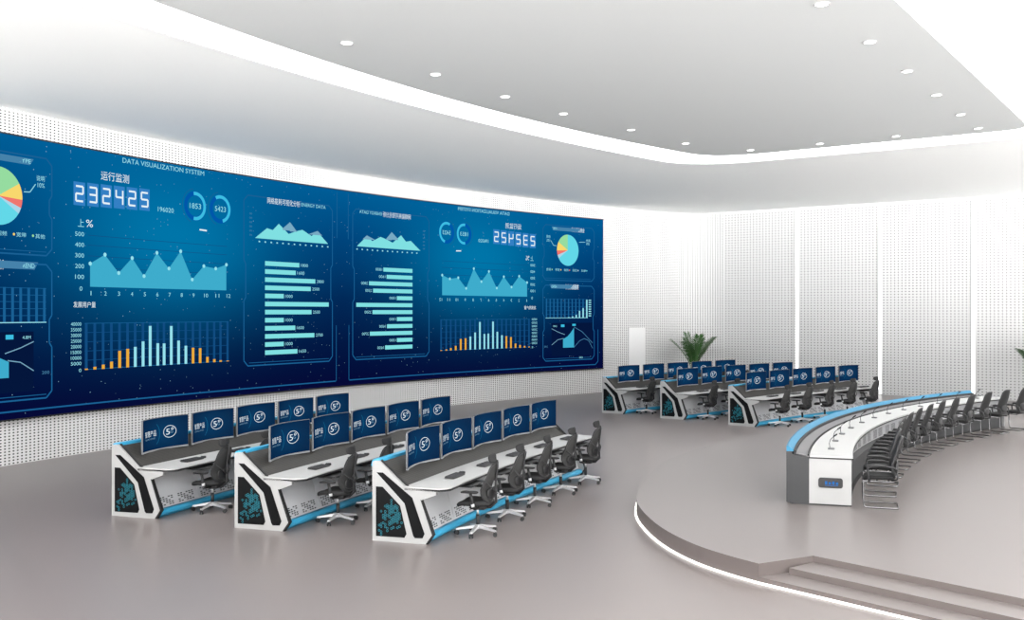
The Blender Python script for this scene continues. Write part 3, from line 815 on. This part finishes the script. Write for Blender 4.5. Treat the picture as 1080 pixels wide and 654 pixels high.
# ------------------------------------------------------------------ task chair (local +Y is forward)
def make_task_chair():
    root = empty('task_chair', (0,0,0))
    mb = MB(); mb.cyl((0,0,0.085),(0,0,0.15),0.045,0.036,16)
    for k in range(5):
        a = R(90+72*k+18); c, s = math.cos(a), math.sin(a)
        mb.loft([[(c*r - s*w, s*r + c*w, z+h), (c*r + s*w, s*r - c*w, z+h), (c*r + s*w, s*r - c*w, z-h), (c*r - s*w, s*r + c*w, z-h)] for r, w, z, h in ((0.02,0.03,0.125,0.025),(0.16,0.024,0.105,0.017),(0.325,0.018,0.082,0.011))], 0, sm=False)
    mb.build('star_base', M_CHROME, root)
    for k in range(5):
        a = R(90+72*k+18); x, y = 0.315*math.cos(a), 0.315*math.sin(a)
        mb = MB(); t = Vector((-math.sin(a+0.6), math.cos(a+0.6), 0)); p = Vector((x, y, 0.0315))
        for d in (-0.02, 0.02): mb.cyl(p + t*(d-0.008), p + t*(d+0.008), 0.031, None, 14)
        mb.cyl((x,y,0.03),(x,y,0.075),0.011,None,8); mb.build('caster', M_PLAST, root)
    mb = MB(); mb.cyl((0,0,0.14),(0,0,0.30),0.028,None,14,1); mb.cyl((0,0,0.30),(0,0,0.40),0.018,None,14,0); mb.build('gas_lift', [M_CHROME, M_PLAST], root)
    mb = MB(); mb.pillow(0.20, 0.26, 0.07, 6, lambda x,y,z: (x, y-0.02, 0.415+z)); mb.build('tilt_mechanism', M_PLAST, root)
    def sd(x, y, z): return (x*(1-0.10*max(0,-y)/0.25), y+0.03, 0.475 + z + 0.022*(abs(x)/0.26)**2 - 0.045*max(0,(y-0.12)/0.14)**2)
    mb = MB(); mb.pillow(0.52, 0.50, 0.075, 4.5, sd, 32); mb.build('seat', M_SEAT, root)
    def yb(z): # fore-aft curve of the back
        t = (z-0.5)/0.55
        return -0.215 + 0.035*math.sin(math.pi*min(1,max(0,t*1.5))) - 0.10*max(0,t-0.3)
    def bd(x, y, z, off=0.0):
        zz = 0.79 + y; wsc = 1.0 - 0.22*max(0,(zz-0.72)/0.33) - 0.12*max(0,(0.66-zz)/0.16)
        return (x*wsc, yb(zz) + z + 0.07*(x*wsc/0.24)**2 + off, zz)
    mb = MB(); mb.pillow(0.46, 0.56, 0.028, 4.2, bd, 36); mb.build('backrest', M_MESH, root)
    mb = MB(); pth = []
    for k in range(36):
        a = 2*math.pi*(k+0.5)/36; c, s = math.cos(a), math.sin(a)
        pth.append(bd(math.copysign(abs(c)**0.48, c)*0.235, math.copysign(abs(s)**0.48, s)*0.285, 0, -0.004))
    mb.tube(pth, 0.013, 7, 0, True); mb.build('back_frame', M_PLAST, root)
    # spine, lumbar pad, headrest
    mb = MB(); mb.tube([(0,-0.06,0.41),(0,-0.20,0.42),(0,-0.285,0.50),(0,-0.275,0.66),(0,-0.285,0.85),(0,-0.31,1.03),(0,-0.305,1.12)], [0.024,0.024,0.022,0.019,0.017,0.014,0.012], 9)
    for s_ in (-1, 1): mb.tube([(0,-0.283,0.62),(s_*0.10,-0.275,0.70),(s_*0.19,-0.20,0.80)], [0.014,0.011,0.009], 7)
    mb.build('spine', M_PLAST, root)
    mb = MB(); mb.pillow(0.30, 0.17, 0.03, 3.2, lambda x,y,z: (x, -0.235 + z + 0.09*(x/0.24)**2, 0.63+y), 24); mb.build('lumbar_pad', M_PLAST, root)
    mb = MB(); mb.pillow(0.28, 0.135, 0.035, 3.2, lambda x,y,z: (x*(1+0.6*y), -0.262 + z + 0.05*(x/0.14)**2 + 0.15*y, 1.145+y), 26); mb.build('headrest', M_SEAT, root)
    for s_ in (-1, 1):
        mb = MB()
        mb.tube([(s_*0.10,-0.03,0.415),(s_*0.25,-0.03,0.42),(s_*0.285,-0.02,0.47)], [0.017,0.019,0.02], 8, 0)
        mb.tube([(s_*0.285,-0.02,0.46),(s_*0.285,0.0,0.56),(s_*0.285,0.02,0.655)], [0.024,0.024,0.021], 8, 0)
        mb.tube([(s_*0.285,-0.021,0.455),(s_*0.285,-0.012,0.50)], [0.027,0.027], 10, 1)
        arm = mb.build('armrest', [M_PLAST, M_CHROME], root)
        mb = MB(); mb.pillow(0.095, 0.27, 0.03, 3.5, lambda x,y,z, s_=s_: (s_*0.285 + x, 0.035 + y, 0.672 + z - 0.25*max(0,y-0.05)**2*4), 24); mb.build('arm_pad', M_SEAT, arm)
    return root

# ------------------------------------------------------------------ visitor chair (cantilever), local +Y forward
def make_visitor_chair():
    root = empty('cantilever_chair', (0,0,0))
    def rnd(pts, r=0.06):
        out = [Vector(pts[0])]
        for a, b, c in zip(pts[:-2], pts[1:-1], pts[2:]):
            a, b, c = Vector(a), Vector(b), Vector(c)
            p = b + (a-b).normalized()*r; q = b + (c-b).normalized()*r
            out += [p*(1-t)**2 + b*2*t*(1-t) + q*t*t for t in (0,0.25,0.5,0.75,1)]
        return out + [Vector(pts[-1])]
    mb = MB()
    P = [(-0.25,-0.20,0.42),(-0.25,0.26,0.425),(-0.25,0.25,0.014),(-0.25,-0.26,0.014),(0.25,-0.26,0.014),(0.25,0.25,0.014),(0.25,0.26,0.425),(0.25,-0.20,0.42)]
    mb.tube(rnd(P, 0.055), 0.0125, 9); mb.tube([(-0.25,0.05,0.42),(0.25,0.05,0.42)], 0.011, 8); mb.tube([(-0.25,-0.12,0.42),(0.25,-0.12,0.42)], 0.011, 8)
    mb.build('sled_frame', M_CHROME2, root)
    mb = MB(); mb.pillow(0.50, 0.48, 0.07, 4.5, lambda x,y,z: (x, y+0.02, 0.465 + z + 0.02*(abs(x)/0.25)**2 - 0.04*max(0,(y-0.12)/0.13)**2), 30); mb.build('seat', M_VSEAT, root)
    def bd(x, y, z, off=0.0):
        zz = 0.79 + y; t = (zz-0.5)/0.6; wsc = 1.0 - 0.15*max(0,(zz-0.75)/0.33)
        return (x*wsc, -0.235 + 0.03*math.sin(math.pi*min(1,max(0,t*1.5))) - 0.13*max(0,t-0.25) + z + 0.055*(x/0.24)**2 + off, zz)
    mb = MB(); mb.pillow(0.47, 0.62, 0.026, 4.5, bd, 34); mb.build('backrest', M_VMESH, root)
    mb = MB(); pth = []
    for k in range(34):
        a = 2*math.pi*(k+0.5)/34; c, s = math.cos(a), math.sin(a)
        pth.append(bd(math.copysign(abs(c)**0.46, c)*0.24, math.copysign(abs(s)**0.46, s)*0.315, 0, -0.004))
    mb.tube(pth, 0.013, 7, 0, True)
    for s_ in (-1, 1): mb.tube([(s_*0.2,-0.16,0.43),(s_*0.2,-0.25,0.46),(s_*0.21,-0.235,0.62)], 0.014, 7)
    mb.build('back_frame', M_PLAST, root)
    mb = MB(); mb.pillow(0.30, 0.16, 0.03, 3.2, lambda x,y,z: (x, -0.255 + z + 0.07*(x/0.24)**2, 0.64+y), 22); mb.build('lumbar_pad', M_PLAST, root)
    for s_ in (-1, 1):
        mb = MB(); x = s_*0.275
        mb.tube(rnd([(s_*0.24,0.16,0.43),(x,0.17,0.40),(x,0.20,0.645),(x,-0.05,0.665),(x,-0.22,0.645),(s_*0.225,-0.235,0.60)], 0.06), 0.018, 8)
        arm = mb.build('armrest', M_PLAST, root)
        mb = MB(); mb.pillow(0.075, 0.28, 0.032, 3.2, lambda x_,y,z, x=x: (x+x_, 0.04+y, 0.675+z-0.3*y*y), 20); mb.build('arm_pad', M_PLAST, arm)
    return root

ORD = ['first', 'second', 'third', 'fourth', 'fifth']
WHERE = {'L1': 'the back console, near left group', 'L2': 'the middle console, near left group', 'L3': 'the front console, near left group',
         'R1': 'the back console, far right group', 'R2': 'the middle console, far right group', 'R3': 'the front console, far right group'}
protos = {}
def inst(fn):
    if fn not in protos:
        protos[fn] = fn(); return protos[fn]
    return copy_tree(protos[fn])
for key, row, m0, pitch in ROWS:
    for k in range(5):
        t = m0 + 0.60 + pitch*k
        th = row.th(t)
        o = inst(make_monitor); p = row.p(t, 0.27, 0.945); o.location = p; o.rotation_euler = (0,0,face_out(th))
        tag(o, 'curved blue monitor, %s from the left on %s' % (ORD[k], WHERE[key]), 'monitor', 'monitors on ' + WHERE[key])
        o = inst(make_keyboard); p = row.p(t + 0.05, 0.86, 0.805); o.location = p; o.rotation_euler = (0,0,face_out(th))
        tag(o, 'black keyboard, %s from the left on %s' % (ORD[k], WHERE[key]), 'keyboard', 'keyboards on ' + WHERE[key])
        o = inst(make_mouse); p = row.p(t + 0.38, 0.84, 0.805); o.location = p; o.rotation_euler = (0,0,face_out(th))
        tag(o, 'black computer mouse, %s from the left on %s' % (ORD[k], WHERE[key]), 'mouse', 'mice on ' + WHERE[key])
        tc = (0.88 + 1.27*k) if key[0] == 'L' else (0.68 + 1.40*k)
        o = inst(make_task_chair); p = row.p(tc, 1.30, 0); o.location = p; o.rotation_euler = (0,0,face_out(row.th(tc)) + R([3,-2,2,-3,1][k]))
        tag(o, 'dark mesh task chair, %s from the left at %s' % (ORD[k], WHERE[key]), 'chair', 'task chairs at ' + WHERE[key])

# ------------------------------------------------------------------ curved conference desk on the podium
T0, T1 = -17.55, 17.55
def dp(r, th, z): return CP(r, th, PH + z, (DX, DY))
dloc = dp(22.95, 0, 0)
desk = empty('conference_desk', dloc)
tag(desk, 'long curved white conference desk with blue top edge on the raised podium', 'desk')
def dsweep(prof, a=T0, b=T1, n=60, uv=False):
    mb = MB(); mb.loft([[dp(r, a+(b-a)*i/n, z) for r, z in prof] for i in range(n+1)], 0, sm=False); return mb
def DB(mb, name, m, par=desk): return mb.build(name, m, par, dloc)
DB(dsweep([(23.36,0.0),(23.45,0.03),(23.45,0.835),(23.36,0.835)]), 'outer_fascia', M_FASC)
DB(dsweep([(23.10,0.0),(23.36,0.0),(23.36,0.79),(23.10,0.755)]), 'equipment_bay', M_DGREY)
DB(dsweep([(23.11,0.757),(23.31,0.80),(23.31,0.815),(23.11,0.772)]), 'trough', M_TROUGH)
DB(dsweep([(23.30,0.79),(23.335,0.79),(23.335,0.86),(23.30,0.852)]), 'trough_edge', M_TRIM)
DB(dsweep([(23.34,0.835),(23.45,0.835),(23.45,0.92),(23.42,0.92),(23.34,0.862)]), 'accent_edge', mat('blue_edge_lacquer', (40, 122, 158), 0.5))
DB(dsweep([(22.44,0.755),(23.09,0.755),(23.09,0.785),(22.44,0.785)]), 'worktop', M_TOP)
DB(dsweep([(22.43,0.735),(23.105,0.735),(23.105,0.755),(22.43,0.755)], T0-0.02, T1+0.02), 'worktop_edge', M_TRIM)
DB(dsweep([(23.105,0.775),(23.125,0.775),(23.125,0.80),(23.105,0.80)]), 'cable_slot_trim', M_TRIM)
for a, b in ((T0, T0+0.08), (T1-0.08, T1)):
    pn = DB(dsweep([(22.46,0.02),(23.10,0.02),(23.10,0.735),(22.46,0.735)], a, b, 2), 'end_panel', M_WHITE)
    if a == T0:
        mb = MB(); y = -0.012
        def ep(r, z, d): return dp(r, T0, z) + Vector((0.0, 0, 0)) + (dp(r, T0-0.1, z) - dp(r, T0, z)).normalized() * d
        oc = []
        for cx_, cz_, a0 in ((22.59+0.37-0.04,0.44-0.04,0),(22.59+0.04,0.44-0.04,90),(22.59+0.04,0.28+0.04,180),(22.59+0.37-0.04,0.28+0.04,270)):
            for q in range(5): oc.append((cx_+0.04*math.cos(R(a0+22.5*q)), cz_+0.04*math.sin(R(a0+22.5*q))))
        mb.prism(oc, ep, -0.01, 0.012); cpn = DB(mb, 'control_panel', M_PLAST, pn)
        mb = MB()
        def lab(r0, r1, z0, z1): mb.poly([ep(r0,z0,0.0135), ep(r1,z0,0.0135), ep(r1,z1,0.0135), ep(r0,z1,0.0135)])
        for k in range(4): lab(22.86-0.055*k, 22.825-0.055*k, 0.335, 0.385 - 0.012*(k % 2))
        lab(22.86, 22.66, 0.315, 0.323)
        DB(mb, 'blue_display', emis('panel_blue', (60,130,210), 0.9), pn)
DB(dsweep([(22.46,0.0),(23.10,0.0),(23.10,0.02),(22.46,0.02)]), 'plinth', M_TRIM)
nD = 13
for k in range(nD):
    a = T0+0.09 + (T1-T0-0.18)*k/nD; b = T0+0.09 + (T1-T0-0.18)*(k+1)/nD - 0.02
    fp = DB(dsweep([(22.60,0.735),(22.60,0.42),(22.66,0.42),(22.66,0.735)], a, b, 4), 'front_panel', M_GREYP)
    for j in range(2):
        mb = MB()
        for r_ in range(8):
            x0 = a + (b-a)*(0.12+0.44*j); x1 = x0 + (b-a)*0.32; z = 0.45 + 0.022*r_
            mb.poly([dp(22.597,x0,z), dp(22.597,x1,z), dp(22.597,x1,z+0.01), dp(22.597,x0,z+0.01)])
        DB(mb, 'vent_slots', M_VENT, fp)
DB(dsweep([(22.52,0.0),(22.66,0.0),(22.66,0.42),(22.58,0.42),(22.52,0.36)], T0+0.09, T1-0.09), 'kick_board', M_DGREY)

ORDN = ['first','second','third','fourth','fifth','sixth','seventh','eighth','ninth','tenth','eleventh','twelfth','thirteenth']
def make_mic():
    root = empty('gooseneck_microphone', (0,0,0))
    mb = MB(); mb.pillow(0.09, 0.11, 0.028, 5, lambda x,y,z: (x, y, 0.014+z), 20); mb.build('base', mat('mic_grey', (120,120,122), 0.4, metal=0.4), root)
    mb = MB(); pth = [(0,0.02,0.02),(0,0.03,0.10),(0,0.012,0.165),(0,-0.04,0.215)]
    mb.tube(pth, 0.0055, 7); mb.build('gooseneck', M_PLAST, root)
    mb = MB(); mb.tube([(0,-0.03,0.206),(0,-0.048,0.224),(0,-0.085,0.252),(0,-0.095,0.260)], [0.007,0.012,0.012,0.007], 9); mb.build('microphone_head', M_TRIM, root)
    return root
for k in range(12):
    th = -15.5 + 2.81*k
    o = inst(make_mic); o.location = dp(22.78, th, 0.785); o.rotation_euler = (0,0,face_out(th))
    tag(o, 'slim black gooseneck microphone, %s from the near end of the curved desk' % ORDN[k], 'microphone', 'microphones on the curved desk')
for k in range(13):
    th = -17.0 + 2.8*k
    o = inst(make_visitor_chair); o.location = dp(22.03, th, 0); o.rotation_euler = (0,0,face_out(th))
    tag(o, 'black mesh cantilever chair, %s from the near end behind the curved desk' % ORDN[k], 'chair', 'cantilever chairs along the curved desk')

# ------------------------------------------------------------------ palms
def palm(x, y, label, seed, height, spread):
    rnd = random.Random(seed)
    root = empty('potted_palm', (x, y, 0)); tag(root, label, 'plant', 'potted palms')
    mb = MB(); n = 24
    mb.loft([[(r*math.cos(2*math.pi*k/n), r*math.sin(2*math.pi*k/n), z) for k in range(n)] for r, z in ((0.20,0.0),(0.24,0.03),(0.32,0.62),(0.33,0.70),(0.29,0.70),(0.28,0.60))], 0); mb.build('pot', M_POT, root)
    mb = MB(); mb.cyl((0,0,0.58),(0,0,0.62),0.285,None,20); mb.build('soil', M_SOIL, root)
    nf = 15
    for f in range(nf):
        az = 2*math.pi*f/nf*2.4 + rnd.uniform(-0.3,0.3)
        inner = f % 3
        L = height * (0.98 if inner == 0 else 0.9 if inner == 1 else 0.78) * rnd.uniform(0.85,1.05)
        out = spread * (0.35 if inner == 0 else 0.85 if inner == 1 else 0.8) * rnd.uniform(0.85,1.1)
        drop = 0.0 if inner < 2 else 0.0
        pts = []
        for k in range(13):
            t = k/12; rr_ = out*t**1.5; zz = 0.6 + L*(t - 0.16*t**3 - drop*t**3)
            pts.append(Vector((math.cos(az)*(0.05+rr_), math.sin(az)*(0.05+rr_), zz)))
        mb = MB(); mb.tube(pts, [0.014*(1-0.8*k/12) for k in range(13)], 5, 1)
        side = Vector((-math.sin(az), math.cos(az), 0))
        for k in range(4, 13):
            tt = (pts[min(k+1,12)] - pts[k-1]).normalized()
            for q in (0.0, 0.5):
                if k == 12 and q: continue
                p = pts[k] + (pts[min(k+1,12)]-pts[k])*q
                ln = (0.36 * math.sin(math.pi*min(1,(k+q-2.5)/11.5)) + 0.07) * rnd.uniform(0.85,1.1)
                for s_ in (-1, 1):
                    d = (side*s_*0.75 + tt*0.75 + Vector((0,0,-0.12))).normalized()
                    nrm = d.cross(tt).normalized(); wv = d.cross(nrm).normalized()*0.02
                    m1 = p + d*ln*0.45 + nrm*0.006; e = p + d*ln + Vector((0,0,-0.05*ln))
                    mb.poly([p - wv*0.4, m1 - wv, e, m1 + wv, p + wv*0.4], 0)
        mb.build('frond', [M_LEAF, M_STEM], root, recalc=False)
palm(-18.55, 40.0, 'leafy green potted palm in the far corner behind the distant consoles', 4, 2.15, 0.95)
palm(-5.35, 40.3, 'green palm at the right edge by the far wall', 9, 2.05, 1.0)

# ------------------------------------------------------------------ light and camera
w = bpy.data.worlds.new('World'); SC.world = w; w.use_nodes = True
bg = w.node_tree.nodes['Background']; bg.inputs[0].default_value = (1.0, 0.99, 0.978, 1)
# fill through unbuilt sides: sky above the horizon, added glow below for the ceiling
wn = w.node_tree; wtc = wn.nodes.new('ShaderNodeTexCoord'); wsp = wn.nodes.new('ShaderNodeSeparateXYZ')
wn.links.new(wtc.outputs['Generated'], wsp.inputs[0])
wr = wn.nodes.new('ShaderNodeMapRange'); wr.interpolation_type = 'SMOOTHSTEP'
wr.inputs['From Min'].default_value = -0.05; wr.inputs['From Max'].default_value = 0.02
wr.inputs['To Min'].default_value = W_LOW; wr.inputs['To Max'].default_value = W_HIGH
wn.links.new(wsp.outputs[2], wr.inputs['Value']); # added fill set stronger behind the viewer, weaker behind the podium, for balance
wa = wn.nodes.new('ShaderNodeMapRange'); wa.interpolation_type = 'SMOOTHSTEP'
wa.inputs['From Min'].default_value = -0.9; wa.inputs['From Max'].default_value = 0.1
wa.inputs['To Min'].default_value = 1.5; wa.inputs['To Max'].default_value = 0.55
wn.links.new(wsp.outputs[1], wa.inputs['Value'])
wn.links.new(mth(wn, 'MULTIPLY', wr.outputs[0], wa.outputs[0]), bg.inputs[1])

cam = bpy.data.cameras.new('Camera'); co = bpy.data.objects.new('Camera', cam); COL.objects.link(co)
co.location = (0, 0, H_CAM); co.rotation_euler = (R(90), 0, R(35))
cam.sensor_width = 36; cam.lens = 36*1075/1080; cam.shift_y = 2.5/1080
cam.clip_end = 300
SC.camera = co
SC.view_settings.view_transform = 'Standard'
SC.view_settings.look = 'None'
SC.view_settings.gamma = 1.0
SC.view_settings.exposure = 0.0
SC.view_settings.use_curve_mapping = False
